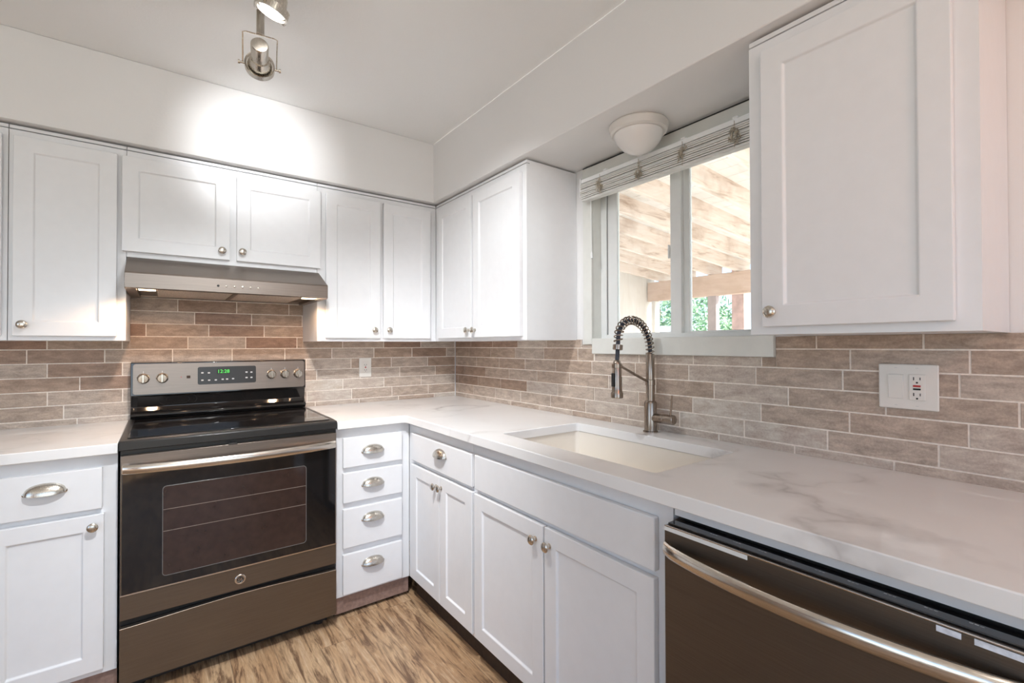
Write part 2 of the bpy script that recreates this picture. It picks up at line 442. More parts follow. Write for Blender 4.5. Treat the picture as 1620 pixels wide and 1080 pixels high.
backsplash('trim_2', F_BACK, .252, phase_back, [(-3.2, -1.742, .878, ZT), (-1.742, -.983, .86, 1.52), (-.983, -.002, .878, ZT)],
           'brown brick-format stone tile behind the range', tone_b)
backsplash('trim_3', F_RIGHT, .2535, phase_right, [(.002, 1.222, .878, ZT), (1.222, 1.30, .878, 1.2615), (1.30, 2.112, .878, 1.218), (2.112, 3.3, .878, ZT)],
           'grey-brown brick-format stone tile behind the sink', tone_r)

# ------------------------------------------------------------------ cabinet parts
def knob(fr, u, d, z, parent):
    m = MB(fr)
    m.lathe((u, d, z), (0, 1, 0), [(0, .0085), (.002, .0085), (.004, .0055), (.011, .005), (.014, .011), (.018, .0155), (.022, .0158), (.025, .013), (.027, .007), (.0275, 0)], 20)
    return m.build('knob', M_nickel, parent)
def cup_pull(fr, u, d, z, parent, wd=.052, ht=.033, pr=.026):
    m = MB(fr); nu, nv = 18, 8
    def grid(s, off):
        R = []
        for j in range(nv+1):
            ph = PI/2*j/nv
            R.append([m.v(u+(wd-off)*math.cos(PI*i/nu), d+(pr-off)*math.sin(PI*i/nu)**.6*math.sin(ph), z+(ht-off)*math.sin(PI*i/nu)**.8*math.cos(ph)-.006*math.sin(ph)*math.sin(PI*i/nu)) for i in range(nu+1)])
        return R
    A = grid(1, 0); B = grid(1, .0018)
    for G_ in (A, B):
        for j in range(nv):
            for i in range(nu): m.face([G_[j][i], G_[j][i+1], G_[j+1][i+1], G_[j+1][i]])
    for i in range(nu): m.face([A[nv][i], A[nv][i+1], B[nv][i+1], B[nv][i]])
    for sx in (-1, 1): m.lathe((u+sx*(wd-.003), d, z+.001), (0, 1, 0), [(0, .007), (.0025, .0065), (.004, .004), (.0042, 0)], 12)
    bmesh.ops.remove_doubles(m.b, verts=m.b.verts[:], dist=.00005)
    return m.build('cup_pull', M_nickel, parent)
def door(fr, u0, u1, z0, z1, dd, parent, kn=None, st=.055):
    m = MB(fr).panelled(u0, u1, dd, dd+.019, z0, z1, st)
    o = m.build('door', M_cab, parent, bevel=.0022, smooth=False)
    if kn: knob(fr, kn[0], dd+.019, kn[1], o)
    return o
def drawer(fr, u0, u1, z0, z1, dd, parent, pull=None, name='drawer'):
    o = MB(fr).box(u0, u1, dd, dd+.019, z0, z1).build(name, M_cab, parent, bevel=.0035, smooth=False)
    if pull: cup_pull(fr, pull[0], dd+.019, pull[1], o)
    return o
def add_rails(m, stiles, rails, d0, d1):
    for (a, b, c0, c1) in rails:                      # rails run between the stiles
        cuts = sorted([q for q in stiles if q[1] > a+1e-4 and q[0] < b-1e-4]); x = a
        for (p, q) in cuts:
            if p > x+1e-4: m.box(x, p, d0, d1, c0, c1)
            x = max(x, q)
        if x < b-1e-4: m.box(x, b, d0, d1, c0, c1)
def upper(fr, u0, u1, z0, label, doors, stiles, rails, d0=-.004, group=None, ztop=2.0785, strip=True):
    c = fr((u0+u1)/2, .15, z0); t = thing('wall_cabinet', label, 'cabinet', c)
    MB(fr).box(u0+.0006, u1-.0006, d0, .286, z0, 2.0955).build('body', M_cab, t, smooth=False)
    m = MB(fr)
    for a, b in stiles: m.box(a, b, .286, .305, z0, ztop)
    add_rails(m, stiles, rails, .286, .305)
    m.build('face_frame', M_cab, t, smooth=False)
    MB(fr).box(u0+.0006, u1-.0006, .286, .304, ztop+.0045, 2.0955).build('filler_strip', M_cab, t, bevel=.001, smooth=False)
    for (a, b, c0, c1, kn) in doors: door(fr, a, b, c0, c1, .306, t, kn)
    return t
D0, D1 = 1.300, 2.052
upper(F_BACK, -2.56, -2.084, 1.283, 'white wall cabinet cut off by the left edge of the picture', [(-2.53, -2.098, D0, D1, (-2.49, 1.345))],
      [(-2.5594, -2.49), (-2.125, -2.0846)], [(-2.49, -2.125, 1.283, 1.33), (-2.49, -2.125, 2.03, 2.0785)])
upper(F_BACK, -2.083, -1.741, 1.283, 'white single-door wall cabinet left of the range hood', [(-2.069, -1.7705, D0, D1, (-2.040, 1.342))],
      [(-2.0824, -2.04), (-1.80, -1.7415)], [(-2.04, -1.80, 1.283, 1.33), (-2.04, -1.80, 2.03, 2.0785)])
upper(F_BACK, -1.7405, -.9835, 1.634, 'short white two-door cabinet directly above the range hood', [(-1.7555, -1.370, 1.655, D1, (-1.402, 1.694)), (-1.343, -.970, 1.655, D1, (-1.321, 1.697))],
      [(-1.74, -1.70), (-1.385, -1.33), (-1.01, -.984)], [(-1.70, -1.01, 1.634, 1.69), (-1.70, -1.01, 2.03, 2.0785)])
upper(F_BACK, -.983, -.3055, 1.283, 'white two-door wall cabinet between the hood and the corner', [(-.9435, -.6545, D0, D1, (-.691, 1.344)), (-.636, -.350, D0, D1, (-.608, 1.345))],
      [(-.9824, -.92), (-.67, -.62), (-.37, -.306)], [(-.92, -.37, 1.283, 1.33), (-.92, -.37, 2.03, 2.0785)])
upper(F_RIGHT, .3065, 1.186, 1.283, 'white two-door wall cabinet between the corner and the window', [(.3625, .739, D0, D1-.004, (.714, 1.339)), (.757, 1.1565, D0, D1-.004, (.778, 1.338))],
      [(.3071, .385), (.72, .78), (1.13, 1.1854)], [(.385, 1.13, 1.283, 1.33), (.385, 1.13, 2.02, 2.0785)])
upper(F_RIGHT, 2.184, 2.6425, 1.2865, 'large white single-door wall cabinet right of the window', [(2.2235, 2.604, 1.3075, 2.046, (2.251, 1.345))],
      [(2.1846, 2.25), (2.58, 2.6419)], [(2.25, 2.58, 1.2865, 1.34), (2.25, 2.58, 2.02, 2.0785)])

def base_cab(fr, u0, u1, label, fronts, z0=.098, d0=.004, stiles=(), rails=(), toe=M_toe, toe_d=.575, toe_z=0, side_top=.876, body=True, holes=None):
    t = thing('base_cabinet', label, 'cabinet', fr((u0+u1)/2, .3, 0))
    if body:
        MB(fr).box(u0+.0006, u1-.0006, d0, .594, z0, side_top).build('body', M_cab, t, smooth=False)
    else:                                                    # open box so the sink bowl can hang in it
        m = MB(fr)
        m.box(u0+.0006, u0+.018, d0, .594, z0, side_top).box(u1-.018, u1-.0006, d0, .594, z0, side_top)
        m.box(u0+.018, u1-.018, d0, .594, z0, z0+.018).box(u0+.018, u1-.018, d0, d0+.01, z0+.018, side_top)
        m.build('body', M_cab, t, smooth=False)
    m = MB(fr)
    for a, b in stiles: m.box(a, b, .594, .613, z0, side_top)
    add_rails(m, stiles, rails, .594, .613)
    m.build('face_frame', M_cab, t, smooth=False)
    MB(fr).box(u0+.0006, u1-.0006, toe_d-.012, toe_d, toe_z, z0).build('toe_kick', toe, t, smooth=False)
    if toe_z: MB(fr).box(u0+.0006, u1-.0006, toe_d-.045, toe_d-.03, 0, z0).build('plinth', M_dark, t, smooth=False)  # black sheet that paints in the shade under the raised toe board
    for f in fronts:
        if f[0] == 'door': door(fr, f[1], f[2], f[3], f[4], .614, t, f[5])
        else: drawer(fr, f[1], f[2], f[3], f[4], .614, t, f[5], f[0])
    return t
base_cab(F_BACK, -2.10, -1.745, 'white base cabinet with drawer and door left of the range',
         [('drawer', -2.078, -1.786, .686, .832, (-1.931, .768)), ('door', -2.078, -1.781, .120, .667, (-1.810, .629))],
         stiles=[(-2.0994, -2.05), (-1.80, -1.7456)], rails=[(-2.05, -1.80, .098, .14), (-2.05, -1.80, .65, .70), (-2.05, -1.80, .81, .876)], toe_d=.60, toe_z=.018)
base_cab(F_BACK, -.976, -.614, 'white four-drawer base cabinet right of the range',
         [('drawer', -.948, -.660, .693, .832, (-.809, .757)), ('drawer', -.948, -.660, .531, .670, (-.809, .600)),
          ('drawer', -.948, -.660, .323, .504, (-.809, .438)), ('drawer', -.948, -.660, .110, .295, (-.809, .227))],
         stiles=[(-.9754, -.93), (-.68, -.6146)], rails=[(-.93, -.68, .098, .13), (-.93, -.68, .28, .34), (-.93, -.68, .49, .55), (-.93, -.68, .655, .71), (-.93, -.68, .82, .876)], toe_d=.60, toe_z=.018)
base_cab(F_RIGHT, .6145, 1.228, 'white corner base cabinet with one drawer over two narrow doors',
         [('drawer', .676, 1.2435, .697, .829, (.985, .772)), ('door', .676, .9705, .120, .677, (.943, .631)), ('door', .976, 1.2445, .120, .679, (.991, .634))],
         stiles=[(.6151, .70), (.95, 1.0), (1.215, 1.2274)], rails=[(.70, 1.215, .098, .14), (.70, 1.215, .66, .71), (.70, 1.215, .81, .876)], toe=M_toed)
base_cab(F_RIGHT, 1.2285, 2.147, 'white sink base cabinet with wide false front over two doors',
         [('false_front', 1.264, 2.106, .697, .831, None), ('door', 1.262, 1.678, .120, .679, (1.642, .628)), ('door', 1.6855, 2.104, .120, .679, (1.711, .627))],
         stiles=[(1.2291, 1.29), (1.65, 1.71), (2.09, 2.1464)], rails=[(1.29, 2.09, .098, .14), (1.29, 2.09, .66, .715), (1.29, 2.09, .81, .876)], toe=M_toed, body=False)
base_cab(F_RIGHT, 2.762, 3.296, 'white base cabinet beyond the dishwasher, outside the picture',
         [('drawer', 2.79, 3.27, .697, .831, None), ('door', 2.79, 3.27, .120, .679, None)],
         stiles=[(2.7626, 2.81), (3.25, 3.2954)], rails=[(2.81, 3.25, .098, .14), (2.81, 3.25, .66, .71), (2.81, 3.25, .81, .876)], toe=M_toed)

# ------------------------------------------------------------------ worktops
ZC, ZB, DC = .914, .878, .6536
SK = (.134, .5435, 1.327, 2.044)      # sink cutout: d0,d1,u0,u1 on the right wall
def worktop(xs, ys, inside, name, label, verts_bevel):
    b = bmesh.new(); V = {}
    def gv(i, j):
        if (i, j) not in V: V[(i, j)] = b.verts.new((xs[i], ys[j], ZC))
        return V[(i, j)]
    fs = []
    for i in range(len(xs)-1):
        for j in range(len(ys)-1):
            if inside((xs[i]+xs[i+1])/2, (ys[j]+ys[j+1])/2): fs.append(b.faces.new([gv(i, j), gv(i+1, j), gv(i+1, j+1), gv(i, j+1)]))
    r = bmesh.ops.extrude_face_region(b, geom=fs)
    bmesh.ops.translate(b, vec=(0, 0, ZB-ZC), verts=[e for e in r['geom'] if isinstance(e, bmesh.types.BMVert)])
    bmesh.ops.recalc_face_normals(b, faces=b.faces[:])
    for (x, y, rad) in verts_bevel:
        es = [e for e in b.edges if abs(e.verts[0].co.z-e.verts[1].co.z) > .01 and abs(e.verts[0].co.x-x) < 1e-4 and abs(e.verts[0].co.y-y) < 1e-4]
        if es: bmesh.ops.bevel(b, geom=es, offset=rad, segments=6, profile=.5, affect='EDGES')
    me = bpy.data.meshes.new(name); b.to_mesh(me); b.free(); me.materials.append(M_quartz)
    o = bpy.data.objects.new(name, me); C.objects.link(o)
    for p in me.polygons: p.use_smooth = True
    me.set_sharp_from_angle(angle=.6)
    bv = o.modifiers.new('edge', 'BEVEL'); bv.width = .0028; bv.segments = 3; bv.limit_method = 'ANGLE'; bv.angle_limit = .9
    return tag(o, label, 'countertop')
xs = [-.9795, -DC, -SK[1], -SK[0], 0]; ys = [-3.30, -SK[3], -SK[2], -DC, 0]
worktop(xs, ys, lambda x, y: (y > -DC or x > -DC) and not (-SK[1] < x < -SK[0] and -SK[3] < y < -SK[2]), 'worktop',
        'L-shaped white veined quartz worktop holding the sink', [(-DC, -DC, .02)]+[(-a, -c, .014) for a in SK[:2] for c in SK[2:]])
worktop([-3.2, -1.7435], [-DC, 0], lambda x, y: True, 'worktop', 'short white quartz worktop at the left edge, beside the range', [])
# support for the end of the left worktop
base_cab(F_BACK, -2.72, -2.1005, 'white base cabinet beyond the left picture edge', [('door', -2.69, -2.13, .12, .667, None), ('drawer', -2.69, -2.13, .686, .832, None)],
         stiles=[(-2.7194, -2.66), (-2.15, -2.1011)], rails=[(-2.66, -2.15, .098, .14), (-2.66, -2.15, .65, .70), (-2.66, -2.15, .81, .876)], toe_d=.60, toe_z=.018)

# ------------------------------------------------------------------ sink
def rrect(d0, d1, u0, u1, r, n=5):
    P = []
    for (cd, cu, a0) in ((d1-r, u1-r, 0), (d0+r, u1-r, 90), (d0+r, u0+r, 180), (d1-r, u0+r, 270)):
        for k in range(n+1):
            a = math.radians(a0+90*k/n); P.append((cd+r*math.cos(a), cu+r*math.sin(a)))
    return P
t = thing('kitchen_sink', 'white undermount single-bowl sink set in the worktop below the window', 'sink', (-.34, -1.685, .66))
m = MB(); d0, d1, u0_, u1_ = SK[0]-.004, SK[1]+.004, SK[2]-.004, SK[3]+.004
lv = [(rrect(d0-.018, d1+.018, u0_-.018, u1_+.018, .03), .8775), (rrect(d0, d1, u0_, u1_, .018), .8775), (rrect(d0+.006, d1-.006, u0_+.006, u1_-.006, .025), .72),
      (rrect(d0+.02, d1-.02, u0_+.02, u1_-.02, .04), .688), (rrect(d0+.13, d1-.13, u0_+.25, u1_-.25, .04), .682)]
ring = [[m.v(-p[0], -p[1], z) for p in P] for P, z in lv]
out = [[m.v(-p[0], -p[1], z) for p in P] for P, z in [(lv[0][0], .866), (rrect(d0-.01, d1+.01, u0_-.01, u1_+.01, .03), .865), (rrect(d0-.004, d1+.004, u0_-.004, u1_+.004, .04), .672)]]
N = len(ring[0])
for a, b in list(zip(ring, ring[1:]))+[(ring[0], out[0]), (out[0], out[1]), (out[1], out[2])]:
    for k in range(N): m.face([a[k], a[(k+1) % N], b[(k+1) % N], b[k]])
m.face(ring[-1]); m.face(out[-1])
m.build('basin', M_sink, t)
MB().lathe((-.34, -1.685, .6823), (0, 0, 1), [(0, .055), (.002, .055), (.003, .045), (.001, .03), (.0012, 0)], 24).build('drain', M_nickel, t)

# ------------------------------------------------------------------ faucet
FX, FY = -.056, -1.66
t = thing('faucet', 'brushed nickel pull-down spring faucet standing behind the sink', 'faucet', (FX, FY, ZC))
MB().lathe((FX, FY, ZC+.0002), (0, 0, 1), [(0, .029), (.004, .029), (.006, .0245), (.115, .0245), (.122, .021), (.124, .017), (.185, .017), (.186, .0195), (.206, .0195), (.208, .0165), (.308, .0165), (.311, .0145), (.311, 0)], 28).build('body', M_fauc, t)
arch = []
xa, xb, z1_, z2_ = FX, -.246, 1.2235, 1.272
for k in range(41):
    a = PI*k/40
    x = (xa+xb)/2 + (xa-xb)/2*math.cos(a); base = z1_+(z2_-z1_)*k/40
    arch.append(Vector((x, FY, base+.105*math.sin(a)**.85)))
hose = MB().tube(arch + [Vector((xb-.003, FY, 1.24)), Vector((-.253, FY, 1.19))], .0078, 10); hose.build('hose', M_hose, t)
sp = []; turns, n = 20, 20*14
L_ = [0]
for a, b in zip(arch, arch[1:]): L_.append(L_[-1]+(b-a).length)
def at(s):
    for i in range(len(arch)-1):
        if L_[i+1] >= s: return arch[i].lerp(arch[i+1], (s-L_[i])/(L_[i+1]-L_[i])), (arch[i+1]-arch[i]).normalized()
    return arch[-1], (arch[-1]-arch[-2]).normalized()
for k in range(n+1):
    p, tg = at(L_[-1]*k/n); e1 = Vector((0, 1, 0)); e2 = tg.cross(e1); a = 2*PI*turns*k/n
    sp.append(p+(e1*math.cos(a)+e2*math.sin(a))*.0155)
MB().tube(sp, .0026, 6).build('spring', M_fauc, t)
MB().lathe((xb-.001, FY, 1.262), (-.12, 0, -1), [(0, .0105), (.002, .0185), (.02, .0185), (.022, .011), (.022, 0)], 20).build('collar', M_fauc, t)
spr = MB().lathe((-.2535, FY, 1.204), (0, 0, -1), [(0, .008), (.003, .012), (.012, .0165), (.095, .0175), (.118, .0195), (.124, .0225), (.14, .0225), (.143, .019), (.143, 0)], 24).build('spray_head', M_fauc, t)
MB().box(-.279, -.269, FY-.006, FY+.006, 1.105, 1.155).build('button', M_dark, spr, bevel=.002)
MB().box(-.239, -.232, FY-.007, FY+.007, 1.095, 1.14).build('spray_lever', M_dark, spr, bevel=.002)
MB().tube([(FX, FY, 1.108), (-.15, FY, 1.145), (-.240, FY, 1.183)], .0052, 10).lathe((-.2535, FY, 1.175), (0, 0, 1), [(0, .0192), (.014, .0192)], 20).build('support_arm', M_fauc, t)
h = MB().lathe((FX, FY-.018, .972), (0, -1, .02), [(0, .0175), (.045, .0175), (.046, .0165), (.048, .0165), (.049, .0185), (.088, .0185), (.09, .0165), (.09, 0)], 24).build('handle', M_fauc, t)
MB().tube([(FX, FY-.092, .99), (FX+.004, FY-.094, 1.03), (FX+.004, FY-.0965, 1.066)], [.0042, .0034, .003], 10).build('lever', M_fauc, h)

# ------------------------------------------------------------------ range
RX0, RX1 = -1.7405, -.9825
t = thing('kitchen_range', 'slate-finish freestanding electric range with black glass oven door', 'range', ((RX0+RX1)/2, -.33, 0))
MB().box(RX0+.003, RX1-.003, -.636, -.01, .06, .884).build('body', M_black, t, bevel=.002)
MB().box(RX0+.03, RX1-.03, -.60, -.02, .012, .0595).build('plinth', M_dark, t)
for sx in (RX0+.06, RX1-.06):
    for sy in (-.58, -.08): MB().lathe((sx, sy, 0), (0, 0, 1), [(0, .018), (.012, .018), (.0121, .008), (.03, .008)], 14).build('leveling_foot', M_black, t)
# cooktop
top = MB(); top.prism([(-.012, .884), (-.012, .9225), (-.60, .9225), (-.652, .919), (-.658, .913), (-.658, .886), (-.652, .884)], RX0, RX1, 'u')
top.f = F_W
def prof_yz(mb, prof, x0, x1):
    A = [mb.b.verts.new((x0, y, z)) for y, z in prof]; B = [mb.b.verts.new((x1, y, z)) for y, z in prof]; n = len(prof)
    mb.face(A); mb.face(B[::-1])
    for i in range(n): mb.face([A[i], B[i], B[(i+1) % n], A[(i+1) % n]])
    return mb
top = prof_yz(MB(), [(-.012, .8845), (-.012, .922), (-.60, .922), (-.652, .919), (-.658, .913), (-.658, .886), (-.652, .8845)], RX0, RX1)
cook = top.build('cooktop', M_black, t, bevel=.0015)
MB().box(RX0+.022, RX1-.022, -.615, -.085, .9221, .9243).build('glass_surface', M_blackgl, cook, bevel=.0008)
for (bx, by, br) in ((-1.555, -.475, .105), (-1.165, -.475, .08), (-1.555, -.21, .08), (-1.165, -.21, .105)):
    for r_ in (br, br*.62):
        m = MB(); seg = 40
        for k in range(seg):
            a0, a1 = 2*PI*k/seg, 2*PI*(k+1)/seg
            m.face([m.v(bx+r_*math.cos(a0), by+r_*math.sin(a0), .92445), m.v(bx+r_*math.cos(a1), by+r_*math.sin(a1), .92445),
                    m.v(bx+(r_-.002)*math.cos(a1), by+(r_-.002)*math.sin(a1), .92445), m.v(bx+(r_-.002)*math.cos(a0), by+(r_-.002)*math.sin(a0), .92445)])
        m.build('burner_ring', M_grid, cook, smooth=False)
# backguard
bgd = prof_yz(MB(), [(-.014, .922), (-.014, 1.186), (-.045, 1.186), (-.068, 1.182), (-.078, 1.030), (-.062, 1.026), (-.052, .975), (-.062, .958), (-.085, .948), (-.088, .938), (-.075, .925)], RX0+.004, RX1-.004).build('backguard', M_blackgl, t, bevel=.002)
def pz(z): return -.0705-(1.182-z)*.0655           # y of the sloping control face
m = MB(); Pn = []
def rr2(x0, x1, z0, z1, r, n=4):
    P = []
    for (cx_, cz_, a0) in ((x1-r, z1-r, 0), (x0+r, z1-r, 90), (x0+r, z0+r, 180), (x1-r, z0+r, 270)):
        for k in range(n+1):
            a = math.radians(a0+90*k/n); P.append((cx_+r*math.cos(a), cz_+r*math.sin(a)))
    return P
def slab(P, dy0, dy1):
    mm = MB(); A = [mm.v(x, pz(z)-dy0, z) for x, z in P]; B = [mm.v(x, pz(z)-dy1, z) for x, z in P]; n = len(P)
    mm.face(A); mm.face(B[::-1])
    for i in range(n): mm.face([A[i], B[i], B[(i+1) % n], A[(i+1) % n]])
    return mm
panel = slab(rr2(RX0+.012, RX1-.010, 1.036, 1.178, .012), -.002, .004).build('control_panel', M_steel, t, bevel=.0012)
disp = slab(rr2(-1.481, -1.229, 1.071, 1.157, .008),   .0042, .0056).build('display_window', M_black, panel)
slab(rr2(-1.402, -1.345, 1.119, 1.145, .002), .0057, .006).build('clock_screen', M_dark, disp)
text_obj('clock_digits', '12:28', .024, lambda u, d, z: (u, pz(z)-.0062-d, z), -1.3735, 0, 1.132, M_green, disp)
for (bx, bz) in [(-1.462, 1.128), (-1.435, 1.127), (-1.462, 1.092), (-1.434, 1.091), (-1.406, 1.091), (-1.377, 1.093), (-1.358, 1.093), (-1.332, 1.094), (-1.272, 1.125), (-1.250, 1.124), (-1.272, 1.097), (-1.250, 1.097)]:
    slab(rr2(bx-.005, bx+.005, bz-.0032, bz+.0032, .002, 2), .0057, .0062).build('button', M_label, disp)
for kx in (-1.690, -1.620, -1.157, -1.091, -1.026):
    kz = 1.110; ky = pz(kz)
    k = MB().lathe((kx, ky-.004, kz), (0, -1, -.065), [(0, .024), (.003, .024), (.005, .0215), (.020, .0195), (.023, .017), (.0235, 0)], 28).build('burner_knob', M_nickel, panel)
    MB().box(kx-.0042, kx+.0042, ky-.036, ky-.024, kz-.019, kz+.019).build('knob_grip', M_nickel, k, bevel=.0015)
    slab([(kx-.001, kz+.024), (kx+.001, kz+.024), (kx+.001, kz+.033), (kx-.001, kz+.033)], .0042, .0046).build('dial_mark', M_label, panel, smooth=False)
slab(rr2(-1.5255, -1.5105, 1.104, 1.117, .001, 1), .0042, .0048).build('surface_light', M_toed, panel)
slab(rr2(-1.549, -1.545, 1.109, 1.113, .0015, 2), .0042, .0048).build('indicator_dot', M_red, panel)
# oven door
DY = -.668
od = MB().box(RX0+.005, RX1-.006, -.664, -.638, .283, .868).build('oven_door', M_slate, t, bevel=.002)
MB().box(RX0+.006, RX1-.007, DY, -.6645, .806, .868).build('top_band', M_steel, od, bevel=.001)
gl = MB().box(RX0+.010, RX1-.011, DY, -.6645, .376, .805).build('door_glass', M_blackgl, od, bevel=.001)
MB().box(RX0+.006, RX1-.007, DY-.0005, -.6645, .3705, .3755).build('glass_trim', M_chrome_x, od)
def rwin(x0, x1, z0, z1, y0, y1):
    P = rr2(x0, x1, z0, z1, .012); mm = MB(); A = [mm.v(x, y0, z) for x, z in P]; B = [mm.v(x, y1, z) for x, z in P]; n = len(P)
    mm.face(A); mm.face(B[::-1])
    for i in range(n): mm.face([A[i], B[i], B[(i+1) % n], A[(i+1) % n]])
    return mm
rwin(-1.614, -1.116, .411, .741, DY-.0006, DY+.001).build('oven_window', M_oven, gl)
m = MB()
for z in (.575, .655): m.box(-1.612, -1.118, DY-.0009, DY-.0005, z-.001, z+.001)
m.build('oven_rack', simple('rack_line', (.24, .19, .16), .3), gl, smooth=False)
P_ = rr2(-1.614, -1.116, .411, .741, .012)
MB().tube([(x, DY-.0004, z) for x, z in P_], .0012, 6, closed=True).build('window_border', simple('window_border_grey', (.16, .155, .15), .3), gl)
# handle: wide bar bowing outward
hp = []
for k in range(25):
    s = k/24; x = RX0+.012+(RX1-RX0-.026)*s
    hp.append((x, DY-.012-.034*math.sin(PI*s)**.55, .822-.004*math.sin(PI*s)))
mm = MB(); rings = []
for i, (x, y, z) in enumerate(hp):
    hh = .0165; dd = .009
    rings.append([mm.v(x, y+dd*math.cos(2*PI*k/14), z+hh*math.sin(2*PI*k/14)) for k in range(14)])
for a, b in zip(rings, rings[1:]):
    for k in range(14): mm.face([a[k], b[k], b[(k+1) % 14], a[(k+1) % 14]])
mm.face(rings[0]); mm.face(rings[-1])
for sx in (RX0+.02, RX1-.022): mm.box(sx-.010, sx+.010, DY-.013, DY, .807, .837)
mm.build('door_handle', M_chrome_x, od)
MB().box(-1.405, -1.375, DY-.006, -.662, .868, .874).build('door_latch', M_black, od, bevel=.002)
# emblem
em = MB()
ex, ez = -1.3635, .3245; ed = DY+.004
em.lathe((ex, -.664, ez), (0, -1, 0), [(0, .0195), (.003, .0195), (.0042, .018), (.0042, .0145), (.003, .0135), (.003, 0)], 32)
emb = em.build('emblem', M_chrome_x, od)
sw = MB()
sw.lathe((ex, -.667, ez), (0, -1, 0), [(0, .0125), (.0008, .0125), (.0008, 0)], 24); sw.build('emblem_field', M_black, emb)
text_obj('emblem_letters', 'GE', .0125, F_BACK, ex, .6683, ez, M_chrome_x, emb)
sw = MB()
for k in range(4):
    a0 = k*PI/2+.3
    sw.tube([(ex+.0105*math.cos(a0+.28*j)*(1-.06*j), -.6682, ez+.0105*math.sin(a0+.28*j)*(1-.06*j)) for j in range(5)], .0006, 5)
sw.build('emblem_scroll', M_chrome_x, emb)
# storage drawer with bowed top edge
N_ = 24; prof = [(RX0+.005, .057), (RX1-.006, .057)]
for k in range(N_+1):
    s = k/N_; prof.append((RX1-.006-(RX1-RX0-.011)*s, .2545+.011*max(0, math.sin(PI*s))**1.5))
mm = MB(); A = [mm.v(x, -.640, z) for x, z in prof]; B = [mm.v(x, -.666, z) for x, z in prof]; n = len(prof)
mm.face(A); mm.face(B[::-1])
for i in range(n): mm.face([A[i], B[i], B[(i+1) % n], A[(i+1) % n]])
dr = mm.build('storage_drawer', M_slate, t)
lip = [(x, -.6655, z+.0008) for x, z in prof[2:]]
MB().tube(lip, .0015, 6).build('drawer_edge_glint', M_chrome_x, dr)  # bright steel bead drawn in as the highlight along the drawer top

# ------------------------------------------------------------------ range hood
t = thing('range_hood', 'stainless under-cabinet range hood above the range', 'range hood', (-1.36, -.24, 1.49))
HX0, HX1 = -1.7375, -.9765
hd = prof_yz(MB(), [(-.002, 1.4915), (-.002, 1.6325), (-.312, 1.6325), (-.478, 1.552), (-.482, 1.546), (-.482, 1.489), (-.470, 1.486), (-.470, 1.500), (-.03, 1.500), (-.03, 1.4915)], HX0, HX1)
hood = hd.build('canopy', M_steel, t, bevel=.0012, angle=.3)
MB().box(HX0, HX0+.035, -.470, -.03, 1.486, 1.4995).build('side_lip', M_steel, hood).name = 'side_lip'
MB().box(HX1-.035, HX1, -.470, -.03, 1.486, 1.4995).build('side_lip', M_steel, hood)
M_mesh = simple('filter_mesh', (.62, .54, .46), .5, .25, 260, .5)
for (a, b) in ((HX0+.10, -1.366), (-1.350, HX1-.10)):
    f = MB().box(a, b, -.43, -.06, 1.4915, 1.4985).build('grease_filter', M_mesh, t, bevel=.001)
MB().box(-1.366, -1.350, -.43, -.06, 1.4885, 1.499).build('filter_rail', M_steel, t)
for lx in (HX0+.068, HX1-.068):
    MB().box(lx-.028, lx+.028, -.455, -.37, 1.489, 1.4985).build('lamp_lens', M_warm, t, bevel=.001)
for k in range(6):
    bx = -1.428+k*.0305
    MB().lathe((bx, -.4815, 1.517), (0, -1, 0), [(0, .0048), (.002, .0048), (.0028, .0035), (.0028, 0)], 12).build('push_button', M_dark if k == 0 else M_chrome_x, t)
for lx in (HX0+.068, HX1-.068):
    spot('hood_lamp', (lx, -.412, 1.484), (lx, -.36, .9), 3.8, (1, .60, .34), 2.75, .35, .022)

# ------------------------------------------------------------------ dishwasher
U0, U1 = 2.156, 2.753
t = thing('dishwasher', 'slate-finish dishwasher with bowed steel handle under the right worktop', 'dishwasher', (-.35, -(U0+U1)/2, 0))
fr = F_RIGHT
MB(fr).box(U0+.002, U1-.002, .03, .606, .10, .845).build('tub', M_black, t)
MB(fr).box(U0-.0045, U1+.0045, .600, .614, .848, .876).build('filler_strip', M_cab, t)
dw = MB(fr).prism([(.612, .10), (.662, .10), (.662, .832), (.658, .837), (.612, .837)], U0, U1, 'u').build('door', M_slate_y, t, bevel=.002)
MB(fr).box(U0+.004, U1-.004, .612, .653, .8372, .8415).build('control_strip', M_blackgl, t, bevel=.001)
r = random.Random(3)
for k in range(9):
    m = MB(fr); uu_ = U0+.10+.052*k
    for q in range(3): m.box(uu_+q*.006, uu_+q*.006+.0045, .633+r.uniform(0, .002), .636, .8416, .8418)
    m.build('control_mark', M_label, t, smooth=False)
MB(fr).box(U0+.001, U1-.001, .6572, .6632, .8345, .8376).build('top_edge_glint', M_chrome_y, dw, bevel=.0008)  # bright steel strip drawn in as the highlight on the door edge
MB(fr).box(U0+.001, 2.352, .6621, .6636, .8255, .8345).build('edge_strip', M_trim, dw)
m = MB(fr)
m.box(2.640, 2.668, .6621, .6632, .824, .833).box(2.682, 2.735, .6621, .6632, .824, .833)
m.build('film_scrap', M_film, dw)
MB(fr).box(U0, U1, .56, .59, .0, .0985).build('kick_panel', M_dark, t)
mm = MB(fr); rings = []
for k in range(29):
    s = k/28; u = U0+.006+(U1-U0-.012)*s
    d = .668+.042*math.sin(PI*s)**.6; z = .7865-.003*math.sin(PI*s)
    rings.append([mm.v(u, d+.009*math.cos(2*PI*j/14), z+.0165*math.sin(2*PI*j/14)) for j in range(14)])
for a, b in zip(rings, rings[1:]):
    for j in range(14): mm.face([a[j], b[j], b[(j+1) % 14], a[(j+1) % 14]])
mm.face(rings[0]); mm.face(rings[-1])
for uu_ in (U0+.014, U1-.014): mm.box(uu_-.008, uu_+.008, .6625, .672, .774, .799)
